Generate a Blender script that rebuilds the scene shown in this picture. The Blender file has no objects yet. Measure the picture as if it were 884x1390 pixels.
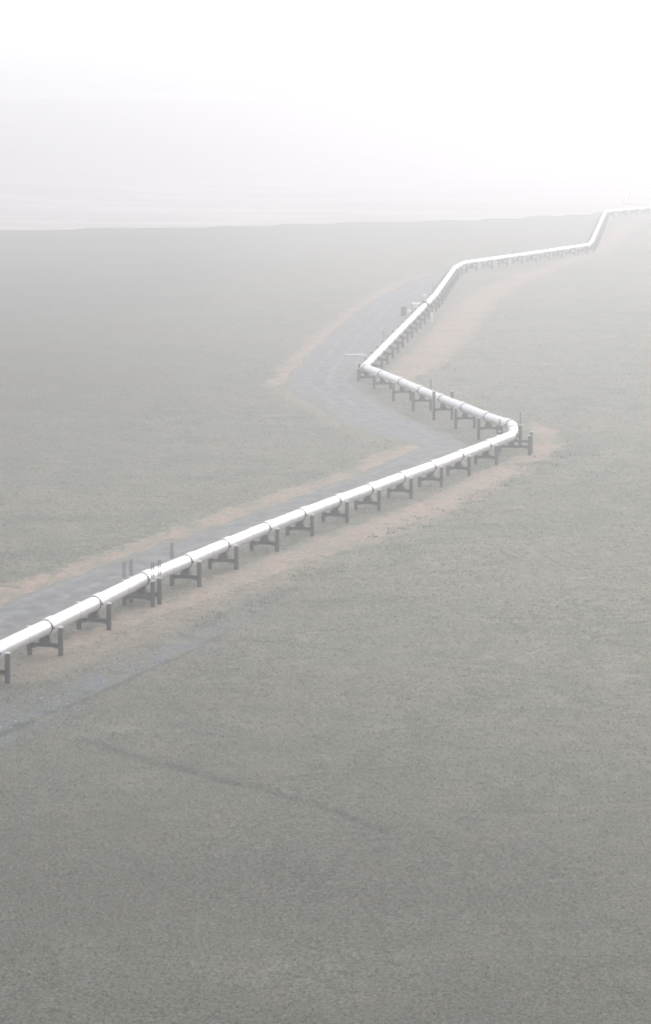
import bpy, math, random
import numpy as np
from mathutils import Vector, noise as mnoise

random.seed(7)
rng = np.random.default_rng(11)
PI = math.pi
sc = bpy.context.scene
COL = sc.collection

# ------------------------------------------------------------------ camera survey
F, CX, CY, CAMH = 5000.0, 442.0, 695.0, 56.0       # focal length in photo pixels, centre, camera height
PITCH = math.atan((CY - 136.0) / F)
cp, sp = math.cos(PITCH), math.sin(PITCH)


def at(px, py, z=0.0):
    """point of the level z that the photo shows at this pixel"""
    dx, dy = (px - CX) / F, (CY - py) / F
    d = Vector((dx, cp + dy * sp, -sp + dy * cp))
    t = (z - CAMH) / d.z
    return Vector((d.x * t, d.y * t, z))


def smooth(e0, e1, x):
    t = np.clip((x - e0) / (e1 - e0), 0, 1)
    return t * t * (3 - 2 * t)


# ------------------------------------------------------------------ value noise (numpy)
def vnoise(x, y, seed=0):
    x = np.asarray(x, float); y = np.asarray(y, float)
    xi = np.floor(x).astype(np.int64); yi = np.floor(y).astype(np.int64)
    fx = x - xi; fy = y - yi
    fx = fx * fx * (3 - 2 * fx); fy = fy * fy * (3 - 2 * fy)

    def h(a, b):
        n = (a * 374761393 + b * 668265263 + seed * 1442695041) & 0x7fffffff
        n = ((n ^ (n >> 13)) * 1274126177) & 0x7fffffff
        n = (n ^ (n >> 16)) & 0xffff
        return n / 65535.0
    return ((h(xi, yi) * (1 - fx) + h(xi + 1, yi) * fx) * (1 - fy)
            + (h(xi, yi + 1) * (1 - fx) + h(xi + 1, yi + 1) * fx) * fy) * 2 - 1


def fbm(x, y, seed=0, n=4):
    s, a, t = 0, 1, 0
    for k in range(n):
        s = s + a * vnoise(x * 2 ** k, y * 2 ** k, seed + k); t += a; a *= .5
    return s / t


# ------------------------------------------------------------------ terrain
EDGE = [at(-1500, 322), at(-400, 316), at(0, 311), at(250, 308), at(430, 303), at(620, 298), at(760, 292), at(830, 287), at(884, 283)]
EDGE_X = np.array([-3000] + [p.x for p in EDGE] + [420, 1500])
EDGE_Y = np.array([1500] + [p.y for p in EDGE] + [2050, 2500])
o_ = np.argsort(EDGE_X); EDGE_X, EDGE_Y = EDGE_X[o_], EDGE_Y[o_]


def seg_dist(X, Y, pts, hw=None):
    """distance to a polyline minus its local half width"""
    best = np.full(np.shape(X), 1e9)
    for i in range(len(pts) - 1):
        ax, ay = pts[i][0], pts[i][1]; bx, by = pts[i + 1][0], pts[i + 1][1]
        vx, vy = bx - ax, by - ay
        t = np.clip(((X - ax) * vx + (Y - ay) * vy) / (vx * vx + vy * vy + 1e-9), 0, 1)
        d = np.hypot(X - ax - t * vx, Y - ay - t * vy)
        if hw is not None:
            d = d - (hw[i] * (1 - t) + hw[i + 1] * t)
        best = np.minimum(best, d)
    return best


def poly_sdf(X, Y, pts):
    d = seg_dist(X, Y, pts + [pts[0]])
    inside = np.zeros(np.shape(X), bool)
    n = len(pts)
    for i in range(n):
        ax, ay = pts[i][0], pts[i][1]; bx, by = pts[(i + 1) % n][0], pts[(i + 1) % n][1]
        if ay == by: continue
        c = ((ay > Y) != (by > Y)) & (X < (bx - ax) * (Y - ay) / (by - ay) + ax)
        inside ^= c
    return np.where(inside, -d, d)


def W(lst, z=0.0):
    return [(at(a[0], a[1], z).x, at(a[0], a[1], z).y) for a in lst], [a[2] if len(a) > 2 else 1.0 for a in lst]


DIP, DIPW = W([(690, 606, 14), (600, 575, 12), (520, 535, 10)])
TRAIL = W([(90, 1006, .1), (130, 1008, .35), (165, 1021, .6), (205, 1035, .5), (250, 1044, .55), (300, 1060, .4), (345, 1068, .5), (400, 1086, .35), (450, 1101, .25), (520, 1130, .1)])
WASH = W([(-120, 1040, 5), (0, 978, 4.2), (60, 952, 3.6), (150, 915, 3.0), (250, 874, 2.2), (330, 836, 1.4), (372, 810, .8)])


def zground(X, Y):
    X = np.asarray(X, float); Y = np.asarray(Y, float)
    z = .22 * fbm(X / 34, Y / 60, 3, 3) + .10 * fbm(X / 7, Y / 11, 8, 3)
    z = z - .75 * smooth(0, -14, seg_dist(X, Y, DIP, DIPW) - 4)
    z = z - .25 * smooth(.8, -.6, seg_dist(X, Y, TRAIL[0], TRAIL[1]))
    z = z - .5 * smooth(1.5, -3, seg_dist(X, Y, WASH[0], WASH[1]))
    e = Y - np.interp(X, EDGE_X, EDGE_Y) - 6 * fbm(X / 30, X * 0, 21, 3)
    low = smooth(0, 70, e)
    z = z * (1 - low) - 30 * low + low * .5 * fbm(X / 60, Y / 120, 31, 3)
    # far hillside, nearer on the left, sinking back into the fog on the right
    start = 2750 + 2.6 * np.maximum(X + 330, 0)
    rise = smooth(0, 1900, Y - start)
    top = 88 + .6 * fbm(X / 160, Y / 500, 41, 3) - .006 * np.maximum(X + 200, 0)
    z = z + rise * np.clip(top, 50, 88.8)
    return z


def zg(x, y):
    return float(zground(np.array([x]), np.array([y]))[0])


# ------------------------------------------------------------------ tagging helpers
def tag(o, label=None, cat=None, group=None, kind=None):
    if label: o['label'] = label
    if cat: o['category'] = cat
    if group: o['group'] = group
    if kind: o['kind'] = kind
    return o


def link(name, me, parent=None, mat=None):
    o = bpy.data.objects.new(name, me)
    COL.objects.link(o)
    if parent is not None: o.parent = parent
    if mat is not None and me is not None and not me.materials: me.materials.append(mat)
    return o


def empty(name, loc, rz=0.0):
    o = bpy.data.objects.new(name, None); COL.objects.link(o)
    o.location = loc; o.rotation_euler = (0, 0, rz); o.empty_display_size = .5
    return o


def copy_tree(src, parent=None):
    c = src.copy(); COL.objects.link(c)
    if parent is not None: c.parent = parent
    for ch in list(src.children): copy_tree(ch, c)
    return c


class MB:
    """collects shapes for one mesh"""
    def __init__(s): s.v = []; s.f = []; s.sm = []

    def add(s, vs, fs, smooth_=False):
        b = len(s.v); s.v += [tuple(v) for v in vs]
        for f in fs: s.f.append(tuple(b + i for i in f)); s.sm.append(smooth_)

    def box(s, x0, x1, y0, y1, z0, z1, c=.012):
        # box with chamfered vertical and top edges
        c = min(c, (x1 - x0) * .3, (y1 - y0) * .3, (z1 - z0) * .3)
        ring = [(x0 + c, y0), (x1 - c, y0), (x1, y0 + c), (x1, y1 - c), (x1 - c, y1), (x0 + c, y1), (x0, y1 - c), (x0, y0 + c)]
        cx, cy = (x0 + x1) / 2, (y0 + y1) / 2
        kx, ky = 1 - c / max((x1 - x0) / 2, 1e-6), 1 - c / max((y1 - y0) / 2, 1e-6)
        inn = [(cx + (x - cx) * kx, cy + (y - cy) * ky) for x, y in ring]
        vs = [(x, y, z0) for x, y in inn] + [(x, y, z0 + c) for x, y in ring] + [(x, y, z1 - c) for x, y in ring] + [(x, y, z1) for x, y in inn]
        fs = [tuple(range(7, -1, -1)), tuple(range(24, 32))]
        for k in range(3):
            for i in range(8):
                j = (i + 1) % 8
                fs.append((k * 8 + i, k * 8 + j, k * 8 + 8 + j, k * 8 + 8 + i))
        s.add(vs, fs)

    def lathe(s, prof, origin=(0, 0, 0), axis='z', n=16, cap=True):
        vs, fs = [], []
        for (r, h) in prof:
            for i in range(n):
                a = 2 * PI * i / n
                p = (r * math.cos(a), r * math.sin(a), h)
                if axis == 'x': p = (p[2], p[0], p[1])
                if axis == 'y': p = (p[0], p[2], p[1])
                vs.append((p[0] + origin[0], p[1] + origin[1], p[2] + origin[2]))
        m = len(prof)
        for k in range(m - 1):
            for i in range(n):
                j = (i + 1) % n
                q = (k * n + i, k * n + j, (k + 1) * n + j, (k + 1) * n + i)
                fs.append(q if axis != 'y' else q[::-1])
        s.add(vs, fs, True)
        if cap:
            b0 = tuple(range(n - 1, -1, -1)); b1 = tuple((m - 1) * n + i for i in range(n))
            if axis == 'y': b0, b1 = b0[::-1], b1[::-1]
            s.add(vs, [b0, b1], False)

    def tube(s, a, b, r, n=8):
        a, b = Vector(a), Vector(b); d = (b - a).normalized()
        u = d.orthogonal().normalized(); w = d.cross(u)
        vs = [p + (u * math.cos(2 * PI * i / n) + w * math.sin(2 * PI * i / n)) * r for p in (a, b) for i in range(n)]
        s.add(vs, [(i, (i + 1) % n, n + (i + 1) % n, n + i) for i in range(n)], True)
        s.add(vs, [tuple(range(n - 1, -1, -1)), tuple(range(n, 2 * n))])

    def mesh(s, name):
        me = bpy.data.meshes.new(name)
        me.from_pydata(s.v, [], s.f)
        me.polygons.foreach_set('use_smooth', s.sm)
        me.update()
        return me


# ------------------------------------------------------------------ materials
def newmat(name):
    m = bpy.data.materials.new(name); m.use_nodes = True
    nt = m.node_tree; b = nt.nodes['Principled BSDF']
    return m, nt, b


def N(nt, typ, **kw):
    n = nt.nodes.new(typ)
    for k, v in kw.items():
        if k.startswith('i_'):
            key = k[2:].replace('_', ' ')
            n.inputs[int(key) if key.isdigit() else key].default_value = v
        else: setattr(n, k, v)
    return n


def noise_(nt, scale, detail=4, rough=.55, vec=None, coord='Object', sx=1, sy=1, sz=1):
    tc = N(nt, 'ShaderNodeTexCoord'); mp = N(nt, 'ShaderNodeMapping')
    mp.inputs['Scale'].default_value = (sx, sy, sz)
    nt.links.new(tc.outputs[coord], mp.inputs['Vector'])
    n = N(nt, 'ShaderNodeTexNoise', i_Scale=scale, i_Detail=detail, i_Roughness=rough)
    nt.links.new(mp.outputs[0], n.inputs['Vector'])
    return n.outputs['Fac']


def ramp(nt, fac, stops, interp='LINEAR'):
    r = N(nt, 'ShaderNodeValToRGB'); r.color_ramp.interpolation = interp
    e = r.color_ramp.elements
    while len(e) < len(stops): e.new(.5)
    for k, (p, c) in enumerate(stops):
        e[k].position = p; e[k].color = (*c, 1) if len(c) == 3 else c
    nt.links.new(fac, r.inputs[0]); return r.outputs[0]


def math_(nt, op, a, b=None, clamp=False):
    n = N(nt, 'ShaderNodeMath', operation=op, use_clamp=clamp)
    for k, v in enumerate((a, b)):
        if v is None: continue
        if isinstance(v, (int, float)): n.inputs[k].default_value = v
        else: nt.links.new(v, n.inputs[k])
    return n.outputs[0]


def mapr(nt, v, a, b, c=0, d=1):
    n = N(nt, 'ShaderNodeMapRange', interpolation_type='SMOOTHSTEP')
    n.inputs[1].default_value, n.inputs[2].default_value, n.inputs[3].default_value, n.inputs[4].default_value = a, b, c, d
    nt.links.new(v, n.inputs[0]); return n.outputs[0]


def mix(nt, fac, a, b):
    n = N(nt, 'ShaderNodeMix', data_type='RGBA')
    for s_, v in ((n.inputs[0], fac), (n.inputs[6], a), (n.inputs[7], b)):
        if isinstance(v, (int, float)): s_.default_value = v
        elif isinstance(v, tuple): s_.default_value = (*v, 1)
        else: nt.links.new(v, s_)
    return n.outputs[2]


def attr(nt, name):
    n = N(nt, 'ShaderNodeAttribute', attribute_name=name); return n.outputs['Fac']


def bump(nt, b, h, strength, dist):
    n = N(nt, 'ShaderNodeBump'); n.inputs['Strength'].default_value = strength; n.inputs['Distance'].default_value = dist
    nt.links.new(h, n.inputs['Height']); nt.links.new(n.outputs[0], b.inputs['Normal'])


def steel(name, c0, c1, rough=.6, metal=.0, scale=3, streak=True):
    m, nt, b = newmat(name)
    f = noise_(nt, scale, 5, .6, sz=.25 if streak else 1)
    nt.links.new(ramp(nt, f, [(.3, c0), (.7, c1)]), b.inputs['Base Color'])
    b.inputs['Roughness'].default_value = rough; b.inputs['Metallic'].default_value = metal
    return m


M_JACKET, nt, b = newmat('galvanised_jacket')
f1 = noise_(nt, .9, 5, .6); f2 = noise_(nt, 6, 3, .6)
c = mix(nt, mapr(nt, f1, .45, .75, 0, .6), (.80, .80, .82), (.66, .67, .69))
c = mix(nt, mapr(nt, f2, .6, .8, 0, .25), c, (.58, .56, .53))
nt.links.new(c, b.inputs['Base Color']); b.inputs['Metallic'].default_value = .55; b.inputs['Roughness'].default_value = .38
M_SEAM = steel('seam_band_steel', (.36, .37, .38), (.5, .51, .52), .45, .3)
M_CLAMP = steel('clamp_steel', (.05, .055, .06), (.10, .105, .11), .6)
M_POST = steel('post_steel', (.038, .040, .041), (.080, .076, .070), .85)
M_BEAM = steel('beam_steel', (.045, .055, .062), (.085, .095, .10), .75)
M_SHOE = steel('shoe_steel', (.025, .032, .037), (.045, .055, .06), .8)
M_CAP = steel('post_cap_steel', (.55, .56, .57), (.7, .7, .7), .5)
M_FIN = steel('heat_pipe_steel', (.06, .07, .08), (.11, .125, .14), .6)
M_WHITE = steel('white_painted_steel', (.72, .72, .7), (.82, .82, .8), .45)
M_DARK = steel('dark_green_painted_steel', (.04, .05, .05), (.07, .08, .08), .55)

# ------------------------------------------------------------------ ground zones
VERGES = [
    W([(-90, 846, 1.8), (0, 813, 1.9), (60, 789, 1.8), (150, 757, 1.8), (300, 705, 1.8), (400, 668, 1.7), (450, 652, 1.3), (495, 636, 1.5), (530, 616, 1.9), (566, 604, .9)]),
    W([(716, 574, 1.0), (738, 584, 1.6), (744, 600, 1.8), (716, 624, 2.4), (658, 655, 2.8), (600, 686, 3.2), (540, 710, 3.8), (480, 732, 3.8), (420, 750, 3.0), (330, 783, 2.0), (200, 833, 1.2), (60, 890, .8)]),
    W([(528, 516, 3.0), (565, 497, 4.2), (603, 466, 4.8), (628, 432, 5.0), (655, 404, 4.8), (700, 380, 4.0), (760, 359, 3.2), (812, 343, 3.2), (836, 318, 4.5), (852, 302, 4.5)]),
    W([(372, 524, 1.2), (396, 501, 2.0), (440, 458, 2.4), (480, 424, 2.4), (530, 393, 2.8), (585, 371, 2.8)]),
]
TAN = [W([(366, 520, 1.0), (392, 536, 1.2), (424, 556, 1.3), (462, 579, 1.2), (504, 597, .9)]),
       W([(490, 640, .5), (520, 628, .6), (600, 600, .4)]),
       W([(420, 765, 2.5), (330, 800, 3), (200, 850, 4), (110, 884, 4), (20, 918, 3.5)]),
       ]
SCRUB = [W([(410, 788, .8), (432, 776, 1.8), (455, 768, 1.4)]),
         W([(500, 735, 1.0), (540, 720, 1.6), (590, 702, 1.8), (640, 678, 1.4), (700, 648, 1.4)]),
         W([(705, 640, 1.6), (750, 622, 2.6), (788, 610, 2.2)]),
         W([(270, 850, .9), (350, 812, 1.4), (380, 800, .9)])]
PADPX = [(-160, 872), (0, 821), (60, 797), (150, 765), (300, 713), (400, 676), (480, 648), (530, 625), (574, 606), (505, 592), (460, 573),
         (420, 549), (388, 528), (394, 508), (420, 480), (460, 443), (500, 411), (545, 387), (600, 366), (640, 351), (720, 338), (790, 323), (806, 300), (812, 294),
         (818, 294), (803, 328), (797, 336), (720, 346), (640, 357), (616, 366), (588, 404), (545, 448), (505, 487), (480, 506), (500, 530),
         (540, 556), (590, 580), (632, 596), (648, 606), (584, 634), (500, 666), (407, 701), (303, 743), (252, 764), (191, 790),
         (128, 822), (61, 855), (0, 881), (-160, 950)]
PAD = W(PADPX)[0]

# ------------------------------------------------------------------ ground sheet
ypx = [1500.]
while ypx[-1] > 176:
    ypx.append(ypx[-1] - 2.6)
rows = [-3400, -2600, -1800, -1200, -700, -350, -150, -50, 30, 80, 120, 150, 170, 190, 200]
rows += [at(442, y).y for y in ypx if at(442, y).y > 205]
rows += list(np.geomspace(rows[-1] * 1.01, 9200, 46))
rows = np.array(rows)
uf = np.linspace(-.155, .155, 300)
uo = .155 * np.geomspace(1.03, 195, 46)
us = np.concatenate([-uo[::-1], uf, uo])
wd = np.maximum(rows, 200.)
U, R_ = np.meshgrid(us, wd); _, Y = np.meshgrid(us, rows)
X = np.clip(U * R_, -5600 - 20 * U * 0, 5600)
# keep clipped columns distinct
X = np.where(np.abs(U * R_) > 5600, np.sign(U) * (5600 + np.abs(U) * 6), X)
Z = zground(X, Y)


def grid_mesh(name, X, Y, Z, keep=None):
    nr, nc = X.shape
    idx = np.arange(nr * nc).reshape(nr, nc)
    q = np.stack([idx[:-1, :-1], idx[:-1, 1:], idx[1:, 1:], idx[1:, :-1]], -1).reshape(-1, 4)
    if keep is not None:
        q = q[keep.reshape(-1)]
    used, inv = np.unique(q, return_inverse=True); q = inv.reshape(q.shape)
    co = np.stack([X, Y, Z], -1).reshape(-1, 3)[used]
    me = bpy.data.meshes.new(name)
    me.vertices.add(len(co)); me.vertices.foreach_set('co', co.ravel())
    me.loops.add(q.size); me.loops.foreach_set('vertex_index', q.ravel())
    me.polygons.add(len(q)); me.polygons.foreach_set('loop_start', np.arange(len(q)) * 4)
    me.polygons.foreach_set('use_smooth', np.ones(len(q), bool))
    me.update(calc_edges=True)
    return me, co


def put(me, name, vals):
    a = me.attributes.new(name, 'FLOAT', 'POINT'); a.data.foreach_set('value', np.asarray(vals, np.float32).ravel())


def many(X, Y, zones):
    d = np.full(np.shape(X), 1e3)
    for p, w in zones: d = np.minimum(d, seg_dist(X, Y, p, w))
    return np.clip(d, -50, 50)


me, co = grid_mesh('ground', X, Y, Z)
gx, gy = co[:, 0], co[:, 1]
put(me, 'd_verge', many(gx, gy, VERGES))
put(me, 'd_tan', many(gx, gy, TAN))
put(me, 'd_scrub', many(gx, gy, SCRUB))
put(me, 'd_wash', np.clip(seg_dist(gx, gy, *WASH), -50, 50))
put(me, 'd_rut', np.clip(seg_dist(gx, gy, *W([(-60, 1012, .5), (20, 982, .5), (85, 957, .5), (140, 936, .4), (190, 911, .5), (245, 888, .3), (300, 862, .2)])), -50, 50))
put(me, 'd_trail', np.clip(seg_dist(gx, gy, *TRAIL), -50, 50))
edge = gy - np.interp(gx, EDGE_X, EDGE_Y)
put(me, 'darken', smooth(470, 230, gy + 1.6 * gx + 30 * fbm(gx / 40, gy / 60, 77, 3)) * .95 + .8 * smooth(20, -70, gx + 12 * fbm(gx / 60, gy / 150, 79, 3)) * smooth(420, 700, gy))  # ground colour darker in the foreground; at far left it imitates thinner haze
put(me, 'low', smooth(0, 60, edge) * (1 - smooth(2900, 3600, gy - 2.6 * np.maximum(gx + 330, 0))))

M_GROUND, nt, b = newmat('tundra_ground')
big = noise_(nt, .018, 4, .55, coord='Object')
mid = noise_(nt, .16, 5, .6, sx=1, sy=.6)
fine = noise_(nt, 1.1, 5, .65)
vfine = noise_(nt, 4.5, 3, .6)
tus = noise_(nt, 3.4, 5, .72)
g = mix(nt, mapr(nt, mid, .36, .66), (0.136, 0.161, 0.128), (0.225, 0.213, 0.174))
g = mix(nt, mapr(nt, big, .42, .66, 0, .5), g, (0.253, 0.220, 0.184))
g = mix(nt, mapr(nt, fine, .46, .70, 0, .32), g, (0.089, 0.104, 0.090))
g = mix(nt, mapr(nt, tus, .48, .68, 0, .72), g, (0.393, 0.367, 0.305))
g = mix(nt, mapr(nt, tus, .47, .30, 0, .60), g, (0.056, 0.066, 0.058))
g = mix(nt, mapr(nt, vfine, .56, .75, 0, .4), g, (0.444, 0.410, 0.348))
lines = noise_(nt, .045, 3, .5, sx=.55, sy=1.6)
lw = math_(nt, 'ABSOLUTE', math_(nt, 'SUBTRACT', lines, .5))
lmask = math_(nt, 'MULTIPLY', mapr(nt, lw, .011, .002), mapr(nt, fine, .35, .6))
g = mix(nt, math_(nt, 'MULTIPLY', lmask, .7), g, (0.069, 0.078, 0.070))
dark = mix(nt, mapr(nt, tus, .34, .66), (.028, .032, .030), (.172, .168, .142))
g = mix(nt, math_(nt, 'MULTIPLY', attr(nt, 'darken'), mapr(nt, big, .25, .6, .6, 1.0)), g, dark)


def zone(d, nz, amp, e0, e1, mx=1.0):
    w = math_(nt, 'ADD', d, math_(nt, 'MULTIPLY', math_(nt, 'SUBTRACT', nz, .5), amp))
    return mapr(nt, w, e1, e0, mx, 0) if False else mapr(nt, w, e0, e1, mx, 0)


edge_n = noise_(nt, .33, 6, .62, sx=1, sy=.5)
soil = mix(nt, mapr(nt, fine, .4, .62), (.285, .215, .172), (.385, .315, .26))
soil = mix(nt, mapr(nt, vfine, .5, .8, 0, .6), soil, (.20, .175, .14))
g = mix(nt, zone(attr(nt, 'd_scrub'), edge_n, 9.0, -2.6, 1.4, .5), g, mix(nt, mapr(nt, fine, .4, .65), (.060, .085, .072), (.105, .125, .108)))
g = mix(nt, zone(attr(nt, 'd_tan'), edge_n, 7.0, -2.0, 2.6, .55), g, (.30, .255, .205))
patch = noise_(nt, .11, 5, .6, sx=1.2, sy=.6)
vz = math_(nt, 'MULTIPLY', zone(attr(nt, 'd_verge'), edge_n, 15.0, -1.2, 1.8, 1.0), mapr(nt, patch, .34, .60, .45, 1.0))
g = mix(nt, vz, g, soil)
grav = mix(nt, mapr(nt, vfine, .4, .66), (.095, .110, .118), (.21, .222, .228))
wz = math_(nt, 'MULTIPLY', zone(attr(nt, 'd_wash'), edge_n, 18.0, -3.4, 1.6, .9), mapr(nt, noise_(nt, .2, 5, .65, sx=1.2, sy=.5), .38, .56, .15, 1.0))
g = mix(nt, wz, g, grav)
g = mix(nt, zone(attr(nt, 'd_rut'), edge_n, 3.4, -.6, .7, .75), g, (.055, .062, .064))
g = mix(nt, zone(attr(nt, 'd_trail'), edge_n, 2.2, -.5, .8, .5), g, (.050, .056, .050))
bars = noise_(nt, .012, 4, .6, sx=.5, sy=1.0)
fp = mix(nt, mapr(nt, bars, .42, .6), (.22, .18, .17), (.46, .39, .385))
g = mix(nt, attr(nt, 'low'), g, fp)
nt.links.new(g, b.inputs['Base Color']); b.inputs['Roughness'].default_value = .95
b.inputs['Specular IOR Level'].default_value = .15
hh = math_(nt, 'ADD', math_(nt, 'MULTIPLY', fine, .6), math_(nt, 'MULTIPLY', vfine, .25))
bump(nt, b, hh, .9, .6)
link('ground', me, None, M_GROUND)['kind'] = 'structure'

# gravel workpad road beside the pipe, a low embankment
pr = [at(442, y).y for y in np.arange(1010, 292, -2.2)]
pr = np.array(pr); pu = np.linspace(-.125, .085, 420)
PU, PR = np.meshgrid(pu, pr)
PX, PY = PU * PR, PR
sd = poly_sdf(PX, PY, PAD)
sdn = sd + 1.1 * fbm(PX / 3.5, PY / 7, 51, 4)
PZ = zground(PX, PY) - .12 + .42 * smooth(.9, -1.4, sdn) + .03 * fbm(PX / 1.5, PY / 20, 61, 2)
keep = (sd < 5)
keep = keep[:-1, :-1] & keep[1:, 1:] & keep[:-1, 1:] & keep[1:, :-1]
me, co = grid_mesh('gravel_road', PX, PY, PZ, keep)
put(me, 'd_pad', poly_sdf(co[:, 0], co[:, 1], PAD))
# wheel track bands follow the outer edge
lane = seg_dist(co[:, 0], co[:, 1], VERGES[0][0] + W([(505, 592), (440, 562), (392, 520), (440, 462), (500, 411), (600, 366), (720, 338)])[0])
put(me, 'lane', np.clip(lane, 0, 50))
M_PAD, nt, b = newmat('road_gravel')
f1 = noise_(nt, .5, 6, .65, sy=.5); f2 = noise_(nt, 5, 4, .7)
c = mix(nt, mapr(nt, f1, .38, .62), (.088, .094, .101), (.155, .159, .164))
c = mix(nt, mapr(nt, f2, .5, .75, 0, .6), c, (.25, .252, .26))
ln = attr(nt, 'lane')
tr = math_(nt, 'ABSOLUTE', math_(nt, 'SUBTRACT', math_(nt, 'FRACT', math_(nt, 'MULTIPLY', ln, .27)), .5))
trk = math_(nt, 'MULTIPLY', mapr(nt, tr, .30, .48), mapr(nt, f1, .35, .6))
c = mix(nt, math_(nt, 'MULTIPLY', trk, .45), c, (.25, .255, .265))
en = noise_(nt, .45, 6, .7)
w_ = math_(nt, 'ADD', attr(nt, 'd_pad'), math_(nt, 'MULTIPLY', math_(nt, 'SUBTRACT', en, .5), 20.0))
c = mix(nt, mapr(nt, w_, -3.4, .4, 0, .95), c, mix(nt, mapr(nt, f2, .4, .65), (.12, .125, .100), (.21, .19, .155)))
nt.links.new(c, b.inputs['Base Color']); b.inputs['Roughness'].default_value = .9
bump(nt, b, f2, .6, .08)
link('gravel_road', me, None, M_PAD)['kind'] = 'structure'

# shallow puddle on the gravel beside the left-hand bend
pc = at(483.5, 484.2)
n = 40
mb = MB()
vs = [(0, 0, 0)]
for i in range(n):
    a = 2 * PI * i / n
    r = 1 + .16 * math.sin(2 * a + 1) + .10 * math.sin(5 * a) + .06 * math.sin(9 * a + 2)
    vs.append((2.15 * r * math.cos(a) * (1.0 if math.cos(a) > 0 else 1.1), 1.7 * r * math.sin(a), 0))
mb.add(vs, [(0, 1 + i, 1 + (i + 1) % n) for i in range(n)])
M_WATER, nt, b = newmat('puddle_water')
b.inputs['Base Color'].default_value = (.30, .31, .32, 1); b.inputs['Roughness'].default_value = .03; b.inputs['IOR'].default_value = 1.6
b.inputs['Specular IOR Level'].default_value = 1.0
pud = link('puddle', mb.mesh('puddle'), None, M_WATER)
pud.location = (pc.x, pc.y, zg(pc.x, pc.y) + .40); pud['kind'] = 'structure'

# ------------------------------------------------------------------ pipe route
PZ0 = 2.9
ZLOW = -30 + 2.9
near_px = [(-12, 887), (61, 852), (127.5, 819.5), (192.5, 787), (252, 762.5), (303, 741), (359, 718), (407, 699), (455, 681), (499, 665.2),
           (543, 649), (584.5, 634), (622.5, 619.5), (660, 605)]
bend1 = [(693.5, 592.0), (697.0, 585.0), (695.5, 577.2)]
run2_px = [(663, 566.5), (631.5, 553.5), (601.5, 542), (573, 530.5), (546, 519), (519, 508)]
tip2 = (494.5, 498.5)
run3_px = [(556, 436), (590, 401.5), (617, 364)]
bend3 = [(629, 357.5)]
run4_px = [(712, 346), (799, 333)]
bend4 = [(804, 327)]
run5_px = [(821.5, 287.5)]
run6_px = [(884, 282)]
P = [at(*p, PZ0) for p in near_px]
d0 = (P[0] - P[2]) / 2
pre = [P[0] + d0 * k for k in (3, 2, 1)]
pts = pre + P
kinds = ['S'] * len(pts)
for p in bend1: pts.append(at(*p, PZ0)); kinds.append('B')
for p in run2_px: pts.append(at(*p, PZ0)); kinds.append('S')
pts.append(at(*tip2, PZ0)); kinds.append('B')
for p in run3_px + bend3 + run4_px + bend4 + run5_px + run6_px: pts.append(at(*p, PZ0)); kinds.append('V')
pts.append(at(960, 281, PZ0)); kinds.append('V')
far = [at(p[0], p[1], ZLOW) for p in [(893, 277.5), (849, 274), (857, 246), (797, 235), (884, 226)]]
pts += far; kinds += ['V'] * 5
pts.append(far[-1] + Vector((90, 60, 0))); kinds.append('V')

# fillet sharp corners
route, marks = [], {}          # marks: vertex index in pts -> arc length
for i, p in enumerate(pts):
    if 0 < i < len(pts) - 1:
        a = (pts[i - 1] - p); c_ = (pts[i + 1] - p)
        turn = PI - a.angle(c_)
        r = min(.9 if turn > .12 else 1.0, a.length * .4, c_.length * .4)
        q0, q1 = p + a.normalized() * r, p + c_.normalized() * r
        for t in (0, .25, .5, .75, 1):
            q = q0 * (1 - t) ** 2 + p * 2 * t * (1 - t) + q1 * t * t
            if t == .5: marks[i] = len(route)
            route.append(q)
    else:
        marks[i] = len(route); route.append(p.copy())
S = [0.0]
for i in range(1, len(route)): S.append(S[-1] + (route[i] - route[i - 1]).length)
S = np.array(S); RT = np.array([tuple(p) for p in route])


def rp(s):
    return Vector([float(np.interp(s, S, RT[:, k])) for k in range(3)])


def rd(s):
    v = rp(min(s + .6, S[-1])) - rp(max(s - .6, 0)); return v.normalized()


arc = {i: S[marks[i]] for i in marks}
nS = len(pre) + len(P)
i_b1 = nS; i_r2 = nS + 3; i_tip = i_r2 + 6; i_v = i_tip + 1
stations = []                                    # (s, run number)
for i in range(nS): stations.append((arc[i], 1))
stations.append((arc[nS] + 2.0, 'b'))            # two wide bents at the right-hand bend
stations.append((arc[nS + 1] + 1.5, 'b'))
stations.append((arc[nS + 2] + 1.0, 2))
for i in range(i_r2, i_r2 + 6): stations.append((arc[i], 2))
stations.append((arc[i_tip] - 2.5, 2))


def fill(s0, s1, run, step=18.3):
    n = max(1, round((s1 - s0) / step))
    for k in range(n): stations.append((s0 + (k + .5) * (s1 - s0) / n, run))


i3e = i_v + 3; i4e = i3e + 3; i5e = i4e + 1; i6e = i5e + 1
fill(arc[i_tip] + 1, arc[i3e - 1], 3)
fill(arc[i3e - 1], arc[i4e - 1], 4)
fill(arc[i4e - 1], arc[i5e], 5)
fill(arc[i5e], arc[i6e], 6)
s_edge = arc[i6e + 1]
fill(arc[i6e], arc[i6e] + 40, 6)
fill(arc[i6e + 1] + 250, arc[i6e + 2], 7)
fill(arc[i6e + 2], arc[i6e + 6], 7)
stations.sort(key=lambda t: t[0])

# ------------------------------------------------------------------ pipeline
RAD = .77
pipe = empty('pipeline', rp(stations[0][0]) - Vector((0, 0, PZ0)))
tag(pipe, 'long white metal-clad pipeline zigzagging across the foggy tundra on posts', 'pipeline')
pinv = pipe.location.copy()


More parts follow.
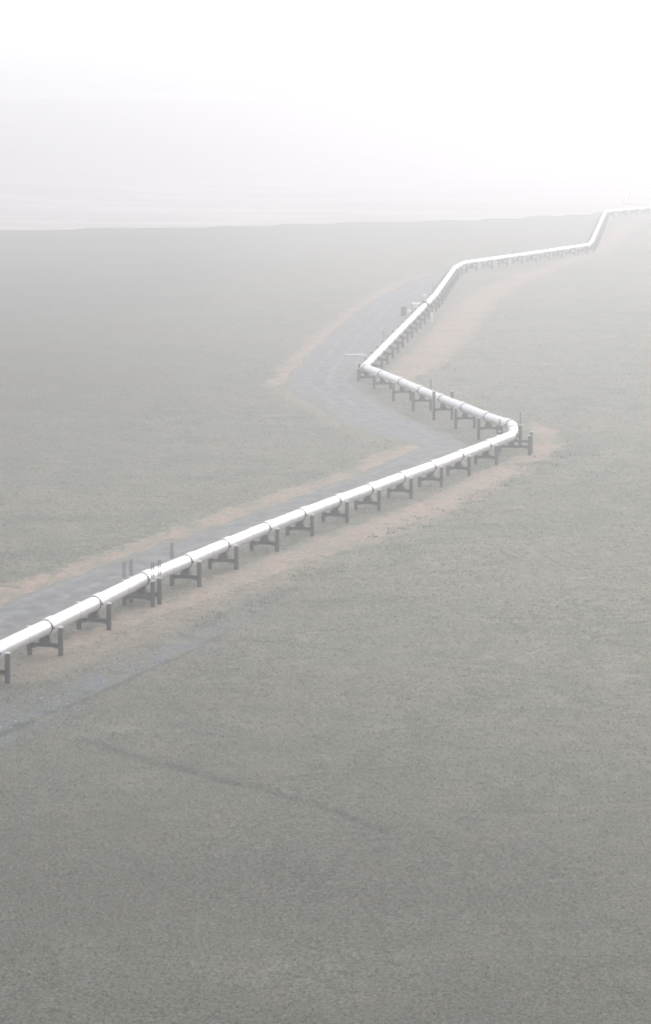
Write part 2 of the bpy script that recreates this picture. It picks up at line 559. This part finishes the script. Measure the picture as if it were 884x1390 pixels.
def sweep(mb, s0, s1, r, n=28, extra=(), caps=True):
    ss = [s0] + [x for x in S if s0 + .05 < x < s1 - .05] + [s1]
    rings = []
    for s in ss:
        p = rp(s) - pinv; d = rd(s)
        if s == s0: d = rd(s0 + .3)
        if s == s1: d = rd(s1 - .3)
        side = Vector((d.y, -d.x, 0)).normalized(); up = side.cross(d)
        rings.append([p + side * (r * math.cos(2 * PI * i / n)) + up * (r * math.sin(2 * PI * i / n)) for i in range(n)])
    vs = [v for rg in rings for v in rg]; m = len(rings)
    mb.add(vs, [(k * n + i, (k + 1) * n + i, (k + 1) * n + (i + 1) % n, k * n + (i + 1) % n) for k in range(m - 1) for i in range(n)], True)
    if caps:
        mb.add(vs, [tuple(range(n)), tuple((m - 1) * n + i for i in range(n - 1, -1, -1))])


nsec = 0
rest, rest_band = MB(), MB()
svals = [s for s, r in stations]
for k, (s, run) in enumerate(stations):
    s1 = svals[k + 1] if k + 1 < len(stations) else S[-1]
    inview = (k >= 3 and nsec < 88)
    L = s1 - s
    if inview:
        nsec += 1
        mb = MB(); sweep(mb, s + .16, s1 - .16, RAD)
        sec = link('pipe_section', mb.mesh('pipe_section'), pipe, M_JACKET)
        mb = MB(); sweep(mb, s + .16, s + min(2.7, L * .25), RAD + .10)
        link('collar', mb.mesh('collar'), sec, M_JACKET)
        mb = MB()
        for fr in ((.58,) if L > 9 else ()):
            sweep(mb, s + L * fr - .06, s + L * fr + .06, RAD + .018)
        if L > 9:
            link('seam_band', mb.mesh('seam_band'), sec, M_SEAM)
    else:
        sweep(rest, s + .16, s1 - .16, RAD, 16); sweep(rest, s + .16, s + min(2.7, L * .25), RAD + .10, 16)
o = link('pipe_section', rest.mesh('distant_sections'), pipe, M_JACKET); o['kind'] = 'stuff'
# dark inner pipe showing in the gaps between the jacket sections
mb = MB(); sweep(mb, svals[0] - 1, S[-1] - .2, .60, 16)
link('carrier_pipe', mb.mesh('carrier_pipe'), pipe, M_CLAMP)

# ------------------------------------------------------------------ supports
def post_mesh(h):
    mb = MB(); mb.lathe([(.26, -1.4), (.26, h - .02), (.245, h)], n=18); return mb.mesh('post')


def cap_mesh(h):
    mb = MB(); mb.lathe([(.285, h + .002), (.285, h + .07), (.255, h + .10), (.05, h + .12)], n=18); return mb.mesh('cap')


def heat_mesh(h, H=2.1):
    mb = MB(); mb.lathe([(.045, h), (.045, h + H), (.02, h + H + .04)], n=8)
    for i in range(int(H / .13) - 4):
        z = h + .45 + i * .13
        mb.lathe([(.046, z), (.095, z + .01), (.095, z + .045), (.046, z + .055)], n=8, cap=False)
    return mb.mesh('heat_pipe')


def beam_mesh(x0, x1, zb):
    mb = MB()
    mb.box(x0, x1, -.16, .16, zb - .035, zb, .006)
    mb.box(x0, x1, -.16, .16, zb - .40, zb - .365, .006)
    mb.box(x0, x1, -.03, .03, zb - .364, zb - .036, .004)
    for x in (x0 + .45, x1 - .45, (x0 + x1) / 2):
        mb.box(x - .012, x + .012, -.155, .155, zb - .364, zb - .036, .003)
    return mb.mesh('crossbeam')


def bracket_mesh(x, sgn, zb):
    mb = MB(); mb.box(min(x, x - sgn * .5), max(x, x - sgn * .5), -.25, .25, zb - .50, zb - .405, .01)
    mb.lathe([(.295, zb - .62), (.295, zb - .40)], (x + sgn * .20, 0, 0), n=18)
    return mb.mesh('bracket')


def shoe_mesh(zb, zp):
    mb = MB()
    mb.box(-.62, .62, -.55, .55, zb + .003, zb + .10, .02)           # slide plate
    mb.box(-.50, .50, -.42, .42, zb + .103, zb + .42, .02)
    for y in (-.30, .30):                                            # two tapering side plates up to the pipe
        z0, z1 = zb + .422, zp - .50
        mb.add([(-.34, y - .03, z0), (.34, y - .03, z0), (.44, y - .03, z1), (-.44, y - .03, z1),
                (-.34, y + .03, z0), (.34, y + .03, z0), (.44, y + .03, z1), (-.44, y + .03, z1)],
               [(0, 1, 2, 3), (7, 6, 5, 4), (0, 4, 5, 1), (1, 5, 6, 2), (2, 6, 7, 3), (3, 7, 4, 0)])
    mb.box(-.05, .05, -.268, .268, zb + .422, zp - .72, .01)
    return mb.mesh('shoe')


def clamp_mesh(zp):
    mb = MB(); n = 28
    prof = [(.735, -.13), (.735, .13)]
    mb.lathe([(.70, -.132), (.83, -.13), (.83, .13), (.70, .132)], (0, 0, zp), axis='y', n=n, cap=False)
    for sg in (-1, 1): mb.box(sg * .93 - .11, sg * .93 + .11, -.10, .10, zp - .09, zp + .09, .01)
    return mb.mesh('clamp')


ZB = 1.35     # top of crossbeam above the post foot


def make_support(half0=1.65, half1=1.65, hp=2.95, pz=2.9, heat=(0, 0), zb=ZB, double=0.0):
    """local x across the pipe, local y along it; z = 0 at the ground"""
    root = empty('pipe_support', (0, 0, 0))
    offs = (0.0,) if not double else (-double / 2, double / 2)
    for oy in offs:
        for k, (x, sg) in enumerate(((-half0, -1), (half1, 1))):
            p = link('post', post_mesh(hp), root, M_POST); p.location = (x, oy, 0)
            link('cap', cap_mesh(hp), p, M_CAP)
            if heat[k]:
                for dy in (-.11, .11):
                    h = link('heat_pipe', heat_mesh(hp + .02), p, M_FIN); h.location = (dy * .9, dy * .35, 0)
            br = link('bracket', bracket_mesh(-sg * .20, sg, zb), p, M_BEAM); br.location = (0, 0, 0)
        bm = link('crossbeam', beam_mesh(-half0 + .24, half1 - .24, zb), root, M_BEAM); bm.location = (0, oy, 0)
    link('shoe', shoe_mesh(zb, pz), root, M_SHOE)
    link('clamp', clamp_mesh(pz), root, M_CLAMP)
    return root


def simple_support(pz=2.9):
    mb = MB()
    for x in (-1.65, 1.65): mb.lathe([(.235, -1.4), (.235, 2.82)], (x, 0, 0), n=8)
    mb.box(-1.41, 1.41, -.16, .16, 1.0, 1.4, .01); mb.box(-.5, .5, -.4, .4, 1.403, pz - .6, .02)
    return link('pipe_support', mb.mesh('distant_support'), None, M_POST)


ORD = ['zeroth', 'first', 'second', 'third', 'fourth', 'fifth', 'sixth', 'seventh', 'eighth', 'ninth', 'tenth', 'eleventh', 'twelfth', 'thirteenth',
       'fourteenth', 'fifteenth', 'sixteenth', 'seventeenth', 'eighteenth', 'nineteenth', 'twentieth']


def ordn(n):
    if n <= 20: return ORD[n]
    return ('twenty-', 'thirty-', 'forty-')[n // 10 - 2] + ORD[n % 10] if n % 10 else ('', '', '', 'thirtieth', 'fortieth')[n // 10]


GROUP = 'pipe supports carrying the pipeline'
PHR = {1: 'two-post steel support on the nearest pipe run, {} from the left photo edge',
       2: 'two-post support on the receding second pipe run, {} past the right-hand bend',
       3: 'two-post support on the long third pipe run, {} past the left-hand bend',
       4: 'hazy pipe support on the flatter fourth run, {} past the upper right-turning bend',
       5: 'hazy pipe support on the short climbing fifth run, {} from its lower end',
       6: 'hazy pipe support on the farthest clear run to the right edge, {} from its bend'}
protos = {}


def get(key):
    if key not in protos:
        a = dict(std={}, heatL=dict(heat=(1, 0)), heatR=dict(heat=(0, 1)), tall=dict(hp=3.5, pz=3.6, zb=2.0), tallheat=dict(hp=3.5, pz=3.6, zb=2.0, heat=(1, 0)),
                 tallheatR=dict(hp=3.5, pz=3.6, zb=2.0, heat=(0, 1)), tallest=dict(hp=5.0, pz=3.6, zb=2.0), anchor=dict(heat=(1, 1), double=2.7),
                 wide=dict(half0=2.2, half1=2.9, hp=3.1, pz=3.2, zb=1.55, heat=(0, 0)),
                 wide2=dict(half0=2.2, half1=2.9, hp=3.1, pz=3.4, zb=1.8, heat=(1, 0)),
                 far='far')[key]
        protos[key] = [simple_support() if a == 'far' else make_support(**a), False]
        return protos[key][0]
    return copy_tree(protos[key][0])


cnt = {}
nb = 0
for k, (s, run) in enumerate(stations):
    cnt[run] = cnt.get(run, 0) + 1
    p = rp(s); d = rd(s)
    rz = math.atan2(d.y, d.x) - PI / 2
    n1 = cnt[run] - 4 if run == 1 else cnt[run]          # nearest run: S0 is the first one at the photo's left edge
    key, pz = 'std', 2.9
    if run == 1 and n1 == 3: key = 'anchor'
    if run == 1 and n1 == 4: key = 'heatL'
    if run == 'b': key, pz = (('wide', 3.2) if n1 == 1 else ('wide2', 3.4))
    if run == 2:
        pz = 3.6
        key = {1: 'tallheatR', 2: 'tall', 3: 'tall', 4: 'tallest', 5: 'tallheatR', 8: 'tall'}.get(n1, 'tall')
    if run == 3 and n1 in (5, 11, 17): key = 'heatL'
    if run == 4 and n1 in (6,): key = 'heatL'
    if run == 7: key = 'far'
    o = get(key)
    o.location = (p.x, p.y, p.z - pz); o.rotation_euler = (0, 0, rz)
    lab = None
    if run == 1:
        if n1 < 0: lab = 'two-post steel support beyond the left photo edge, {} before the first visible'.format(ordn(-n1))
        elif n1 == 0: lab = 'nearest pipe support, only its right post showing at the left photo edge'
        elif n1 == 3: lab = 'four-post anchor support topped with thin upright heat pipes on the nearest run'
        elif n1 == 4: lab = 'two-post support with heat pipes on its far post, just past the four-post anchor'
        else: lab = PHR[1].format(ordn(n1 + 1))
    elif run == 'b':
        lab = ('wide support reaching right of the right-hand bend, the nearer of two' if n1 == 1
               else 'wide support reaching right of the right-hand bend, the farther of two')
    elif run == 2 and key == 'tallest': lab = 'pipe support on the second run whose near post sticks up above the pipe'
    elif run in PHR: lab = PHR[run].format(ordn(n1))
    else:
        lab = 'faint pipe support beneath the ghostly pipe beyond the plateau edge'
    tag(o, lab, 'pipe support', 'faint supports under the farthest pipe' if run == 7 else GROUP)

# ------------------------------------------------------------------ block valve and its equipment on the third run
vs_ = float(np.interp(at(577, 415, PZ0).y, [rp(x).y for x in np.linspace(arc[i_tip], arc[i3e], 400)], np.linspace(arc[i_tip], arc[i3e], 400)))
vp, vd = rp(vs_), rd(vs_)
rz = math.atan2(vd.y, vd.x) - PI / 2
v = empty('gate_valve', (vp.x, vp.y, 0), rz)
tag(v, 'block valve with a white upright actuator set into the third pipe run', 'valve')
mb = MB(); mb.lathe([(.72, -1.0), (.78, -.98), (.90, -.5), (.98, 0), (.90, .5), (.78, .98), (.72, 1.0)], (0, 0, PZ0), axis='y', n=24)
mb.box(-.6, .6, -.6, .6, PZ0 + .5, PZ0 + 1.25, .08)
link('body', mb.mesh('valve_body'), v, M_DARK)
for y in (-1.15, 1.15):
    mb = MB(); mb.lathe([(1.0, y - .12), (1.04, y - .1), (1.04, y + .1), (1.0, y + .12)], (0, 0, PZ0), axis='y', n=24); link('flange', mb.mesh('flange'), v, M_DARK)
mb = MB(); mb.lathe([(.30, PZ0 + 1.25), (.30, PZ0 + 1.9), (.42, PZ0 + 1.92), (.42, PZ0 + 2.9), (.30, PZ0 + 3.0)], n=16); link('actuator', mb.mesh('actuator'), v, M_WHITE)
mb = MB()
for i in range(16):
    a, c_ = 2 * PI * i / 16, 2 * PI * (i + 1) / 16
    mb.tube((-.62, .42 * math.cos(a), PZ0 + 2.3 + .42 * math.sin(a)), (-.62, .42 * math.cos(c_), PZ0 + 2.3 + .42 * math.sin(c_)), .03, 6)
for i in range(4):
    a = PI * i / 2; mb.tube((-.62, 0, PZ0 + 2.3), (-.62, .42 * math.cos(a), PZ0 + 2.3 + .42 * math.sin(a)), .02, 6)
mb.tube((-.62, 0, PZ0 + 2.3), (-.40, 0, PZ0 + 2.3), .04, 6)
link('handwheel', mb.mesh('handwheel'), v, M_DARK)
for x in (-.9, .9):
    mb = MB(); mb.lathe([(.2, -.6), (.2, PZ0 - .9)], (x, 0, 0), n=12); link('pedestal', mb.mesh('pedestal'), v, M_POST)
mb = MB(); mb.box(-1.2, 1.2, -.2, .2, PZ0 - .898, PZ0 - .60, .02); link('cradle', mb.mesh('cradle'), v, M_BEAM)


def hut(name, px, py, w, dp, h, legs, label, cat, mat, rz=.1):
    g_ = at(px, py); z = zg(g_.x, g_.y) + .28
    o = empty(name, (g_.x, g_.y, z), rz); tag(o, label, cat)
    mb = MB(); mb.box(-w / 2, w / 2, -dp / 2, dp / 2, legs, legs + h, .03); bd = link('body', mb.mesh('cabinet_body'), o, mat)
    mb = MB()
    x0, x1, y0, y1 = -w / 2 - .1, w / 2 + .1, -dp / 2 - .1, dp / 2 + .1
    z0 = legs + h + .002
    mb.add([(x0, y0, z0), (x1, y0, z0), (x1, y1, z0), (x0, y1, z0), (x0, y0, z0 + .06), (x1, y0, z0 + .06), (x1, y1, z0 + .06), (x0, y1, z0 + .06), (x0, 0, z0 + .3), (x1, 0, z0 + .3)],
           [(3, 2, 1, 0), (0, 1, 5, 4), (2, 3, 7, 6), (4, 5, 9, 8), (6, 7, 8, 9), (1, 2, 6, 9, 5), (3, 0, 4, 8, 7)])
    link('roof', mb.mesh('roof'), o, mat)
    mb = MB(); mb.box(-w * .3, w * .3, -dp / 2 - .04, -dp / 2 - .003, legs + .08, legs + h - .12, .008); dr = link('door', mb.mesh('door'), o, mat)
    mb = MB(); mb.box(w * .2, w * .25, -dp / 2 - .085, -dp / 2 - .042, legs + h * .45, legs + h * .6, .005); link('handle', mb.mesh('handle'), dr, M_CLAMP)
    for x in (-w * .4, w * .4):
        for y in (-dp * .4, dp * .4):
            mb = MB(); mb.box(x - .06, x + .06, y - .06, y + .06, -.4, legs - .002, .01); link('leg', mb.mesh('leg'), o, M_POST)
    return o


hut('equipment_cabinet', 564.5, 425, 1.9, 1.5, 1.5, .7, 'larger white equipment cabinet on legs left of the pipe beside the valve', 'cabinet', M_WHITE, .2)
hut('equipment_cabinet', 556.5, 430, 1.1, 1.0, .8, .4, 'small low white cabinet between the larger white one and the dark one', 'cabinet', M_WHITE, -.1)
hut('equipment_cabinet', 548, 431, 1.3, 1.2, 2.0, .3, 'dark upright equipment cabinet on the gravel left of the white cabinets', 'cabinet', M_DARK, .1)
g_ = at(586.5, 437)
mp = empty('marker_post', (g_.x, g_.y, zg(g_.x, g_.y))); tag(mp, 'white upright marker post just right of the pipe below the valve', 'marker post')
mb = MB(); mb.lathe([(.13, -.5), (.13, 2.4), (.05, 2.5)], n=10); link('pole', mb.mesh('pole'), mp, M_WHITE)
mb = MB(); mb.box(-.28, .28, -.17, -.135, 1.75, 2.3, .01); link('plate', mb.mesh('plate'), mp, M_WHITE)

# ------------------------------------------------------------------ tundra growth: tussocks, scrub, stones
def scatter_tris(name, px_, py_, pz_, nb_, hmin, hmax, wid, spread, mat, tint):
    """every plant is nb_ leaning leaf triangles"""
    n = len(px_)
    bx = np.repeat(px_, nb_) + rng.normal(0, spread, n * nb_); by = np.repeat(py_, nb_) + rng.normal(0, spread, n * nb_)
    bz = np.repeat(pz_, nb_)
    h = rng.uniform(hmin, hmax, n * nb_); a = rng.uniform(0, 2 * PI, n * nb_); w = wid * rng.uniform(.6, 1.4, n * nb_)
    lx, ly = rng.normal(0, .8, n * nb_) * h, rng.normal(0, .8, n * nb_) * h
    v = np.empty((n * nb_, 3, 3))
    v[:, 0] = np.stack([bx - w * np.cos(a), by - w * np.sin(a), bz - .03], -1)
    v[:, 1] = np.stack([bx + w * np.cos(a), by + w * np.sin(a), bz - .03], -1)
    v[:, 2] = np.stack([bx + lx, by + ly, bz + h], -1)
    me = bpy.data.meshes.new(name); m = n * nb_
    me.vertices.add(3 * m); me.vertices.foreach_set('co', v.ravel())
    me.loops.add(3 * m); me.loops.foreach_set('vertex_index', np.arange(3 * m))
    me.polygons.add(m); me.polygons.foreach_set('loop_start', np.arange(m) * 3)
    me.update(calc_edges=True)
    at_ = me.attributes.new('tint', 'FLOAT', 'FACE'); at_.data.foreach_set('value', np.clip(np.repeat(tint, nb_) + rng.normal(0, .13, m), 0, 1).astype(np.float32))
    return link(name, me, None, mat)


def leafmat(name, stops):
    m, nt, b = newmat(name)
    nt.links.new(ramp(nt, attr(nt, 'tint'), stops), b.inputs['Base Color']); b.inputs['Roughness'].default_value = .8
    b.inputs['Specular IOR Level'].default_value = .2
    tr = N(nt, 'ShaderNodeBsdfTranslucent'); ms = N(nt, 'ShaderNodeMixShader'); ms.inputs[0].default_value = .36   # light passes through thin leaves
    nt.links.new(b.inputs['Base Color'].links[0].from_socket, tr.inputs['Color'])
    nt.links.new(b.outputs[0], ms.inputs[1]); nt.links.new(tr.outputs[0], ms.inputs[2])
    nt.links.new(ms.outputs[0], nt.nodes['Material Output'].inputs['Surface'])
    return m


M_GRASS = leafmat('sedge_leaves', [(0, (.185, .188, .165)), (.4, (.255, .250, .212)), (.75, (.335, .312, .264)), (1, (.43, .385, .32))])
M_SCRUB = leafmat('willow_leaves', [(0, (.100, .125, .105)), (.6, (.155, .180, .152)), (1, (.22, .24, .205))])

NT = 420000
D = 205 + (1150 - 205) * rng.random(NT * 2) ** .9
keep = rng.random(len(D)) < 1.0
Du = rng.uniform(-.24, .24, len(D)); Dx = Du * D
dens = fbm(Dx / 2.2, D / 2.2, 71, 3)
sdp = poly_sdf(Dx, D, PAD); sv = many(Dx, D, VERGES); sw = seg_dist(Dx, D, *WASH)
keep = (rng.random(len(D)) < np.clip((.24 - np.abs(Du)) / .12, 0, 1)) & (seg_dist(Dx, D, *TRAIL) > .15) & (dens > -.45) & (rng.random(len(D)) < np.clip((1150 - D) / 700, 0, 1) ** 1.2 * np.clip(D / 420, .6, 1)) & (sdp > .6) & ((sv > .8) | (rng.random(len(D)) < .10)) & ((sw > -.3) | (rng.random(len(D)) < .10 + .5 * (fbm(Dx / 3, D / 6, 66, 3) > .12)))
Dx, D = Dx[keep][:NT], D[keep][:NT]
tint = .46 + .30 * fbm(Dx / 9, D / 16, 81, 3) + .18 * fbm(Dx / 1.4, D / 1.6, 85, 2)
tint = tint - .12 * smooth(470, 230, D + 1.6 * Dx) + .25 * smooth(2, -1, many(Dx, D, TAN)) + .2 * smooth(1.5, -1, many(Dx, D, VERGES))
gr = scatter_tris('tundra_grass', Dx, D, zground(Dx, D), 4, .05, .17, .06, .17, M_GRASS, tint)
tag(gr, 'short grey-green sedge and tussock grass covering the near tundra', 'grass', kind='stuff')

sx, sy = [], []
for p, w in SCRUB:
    for i in range(len(p) - 1):
        L = math.dist(p[i], p[i + 1]); n = int(L * 2.2)
        t = rng.random(n); wi = w[i] * (1 - t) + w[i + 1] * t
        sx.append(p[i][0] * (1 - t) + p[i + 1][0] * t + rng.normal(0, 1.0, n) * wi)
        sy.append(p[i][1] * (1 - t) + p[i + 1][1] * t + rng.normal(0, 2.0, n) * wi)
sx, sy = np.concatenate(sx), np.concatenate(sy)
k_ = fbm(sx / 2.5, sy / 3.5, 91, 3) > -.05
sx, sy = sx[k_], sy[k_]
sb = scatter_tris('willow_scrub', sx, sy, zground(sx, sy), 9, .06, .32, .07, .5, M_SCRUB, .5 + .4 * fbm(sx, sy, 95, 2))
tag(sb, 'low dark willow scrub in ragged patches along the disturbed verge', 'shrubs', kind='stuff')

# pale stones lying in the gravel wash at the lower left
mb = MB(); mx = MB()
ico = [(0, 0, 1)] + [(math.cos(a) * .9, math.sin(a) * .9, .35) for a in [2 * PI * i / 6 for i in range(6)]] + [(math.cos(a), math.sin(a), -.4) for a in [2 * PI * (i + .5) / 6 for i in range(6)]]
icf = [(0, 1 + i, 1 + (i + 1) % 6) for i in range(6)] + [(1 + i, 7 + i, 1 + (i + 1) % 6) for i in range(6)] + [(7 + i, 7 + (i + 1) % 6, 1 + (i + 1) % 6) for i in range(6)]
pw, ww = WASH
for _ in range(620):
    i = random.choices(range(len(pw) - 1), weights=[math.dist(pw[j], pw[j + 1]) * (ww[j] + .5) for j in range(len(pw) - 1)])[0]
    t = random.random(); wi = ww[i] * (1 - t) + ww[i + 1] * t
    x = pw[i][0] * (1 - t) + pw[i + 1][0] * t + random.gauss(0, .55) * wi
    y = pw[i][1] * (1 - t) + pw[i + 1][1] * t + random.gauss(0, 1.0) * wi
    r = random.choice([.06, .07, .08, .09, .11, .14]) * random.uniform(.8, 1.3)
    z = zg(x, y) - r * .25; q = [random.uniform(.7, 1.25) for _ in ico]
    a = random.uniform(0, PI); s1_ = random.uniform(.7, 1.3)
    ca, sa = math.cos(a), math.sin(a)
    mb.add([(x + r * k * (vx * s1_ * ca - vy * sa), y + r * k * (vx * s1_ * sa + vy * ca), z + r * .7 * k * vz) for k, (vx, vy, vz) in zip(q, ico)], icf)
M_STONE = steel('pale_stone', (.16, .17, .18), (.42, .43, .44), .9, scale=.6, streak=False)
st = link('scattered_stones', mb.mesh('scattered_stones'), None, M_STONE)
tag(st, 'pale stones strewn along the bluish gravel wash at lower left', 'stones', kind='stuff')

# ------------------------------------------------------------------ haze
mb = MB(); mb.add([(x, y, z) for z in (-33.5, 59.6) for x, y in ((-14500, -3900), (14500, -3900), (14500, 9900), (-14500, 9900))],
                  [(3, 2, 1, 0), (4, 5, 6, 7), (0, 1, 5, 4), (1, 2, 6, 5), (2, 3, 7, 6), (3, 0, 4, 7)])
m = bpy.data.materials.new('fog'); m.use_nodes = True; nt = m.node_tree; nt.nodes.clear()
out = nt.nodes.new('ShaderNodeOutputMaterial'); pv = nt.nodes.new('ShaderNodeVolumePrincipled')
pv.inputs['Color'].default_value = (.81, .806, .83, 1); pv.inputs['Density'].default_value = .00072; pv.inputs['Anisotropy'].default_value = 0.76
nt.links.new(pv.outputs[0], out.inputs['Volume'])
hz = link('haze', mb.mesh('haze'), None, m); hz['kind'] = 'stuff'
tag(hz, 'thick pale fog filling the air over the tundra', 'fog')

# ------------------------------------------------------------------ light
SUN_EL, SUN_AZ = math.radians(25), math.radians(27)      # azimuth clockwise from the view direction (+Y)
w = bpy.data.worlds.new('World'); sc.world = w; w.use_nodes = True
nt = w.node_tree; bg = nt.nodes['Background']
sky = nt.nodes.new('ShaderNodeTexSky'); sky.sky_type = 'NISHITA'; sky.sun_disc = False
sky.sun_elevation = SUN_EL; sky.sun_rotation = SUN_AZ; sky.air_density = 1.0; sky.dust_density = 4.0; sky.ozone_density = 1.0
hs = nt.nodes.new('ShaderNodeHueSaturation'); hs.inputs['Saturation'].default_value = .12
nt.links.new(sky.outputs[0], hs.inputs['Color'])
tc = nt.nodes.new('ShaderNodeTexCoord'); cn = nt.nodes.new('ShaderNodeTexNoise'); cn.inputs['Scale'].default_value = 1.6; cn.inputs['Detail'].default_value = 3
nt.links.new(tc.outputs['Generated'], cn.inputs['Vector'])
cover = ramp(nt, cn.outputs['Fac'], [(.3, (4.3, 4.33, 4.5)), (.7, (4.9, 4.92, 5.05))])      # closed cloud deck over the Nishita sky
sep = nt.nodes.new('ShaderNodeSeparateXYZ'); nt.links.new(tc.outputs['Generated'], sep.inputs[0])
zen = math_(nt, 'ADD', math_(nt, 'MULTIPLY', math_(nt, 'MAXIMUM', sep.outputs['Z'], 0.0), .85), 1.0)   # an overcast sky is brightest overhead
vm = nt.nodes.new('ShaderNodeVectorMath'); vm.operation = 'SCALE'
nt.links.new(cover, vm.inputs[0]); nt.links.new(zen, vm.inputs['Scale'])
nt.links.new(mix(nt, .80, hs.outputs[0], vm.outputs[0]), bg.inputs['Color'])
bg.inputs['Strength'].default_value = .13
L = bpy.data.lights.new('Sun', 'SUN'); L.energy = .80; L.angle = math.radians(25); L.color = (1, .985, .96)
lo = bpy.data.objects.new('Sun', L); COL.objects.link(lo)
sd_ = Vector((math.sin(SUN_AZ) * math.cos(SUN_EL), math.cos(SUN_AZ) * math.cos(SUN_EL), math.sin(SUN_EL)))
lo.rotation_euler = sd_.to_track_quat('Z', 'Y').to_euler(); lo.location = (0, 0, 200)

# ------------------------------------------------------------------ camera and render
cam = bpy.data.cameras.new('Camera'); cam.sensor_fit = 'VERTICAL'; cam.sensor_height = 36; cam.sensor_width = 36
cam.lens = F / 1390 * 36; cam.clip_start = 1; cam.clip_end = 40000
co_ = bpy.data.objects.new('Camera', cam); COL.objects.link(co_)
co_.location = (0, 0, CAMH); co_.rotation_euler = (PI / 2 - PITCH, 0, 0)
sc.camera = co_
sc.view_settings.view_transform = 'Standard'; sc.view_settings.look = 'None'; sc.view_settings.gamma = 1
sc.view_settings.exposure = 0.74; sc.view_settings.use_curve_mapping = False
sc.render.engine = 'CYCLES'
cy = sc.cycles
cy.use_light_tree = False; cy.use_adaptive_sampling = False; cy.filter_width = 1.9; cy.max_bounces = 6; cy.diffuse_bounces = 2; cy.glossy_bounces = 2; cy.volume_bounces = 3; cy.transmission_bounces = 1
cy.use_denoising = True; cy.denoiser = 'OPENIMAGEDENOISE'; cy.denoising_input_passes = 'RGB_ALBEDO_NORMAL'; cy.volume_max_steps = 64
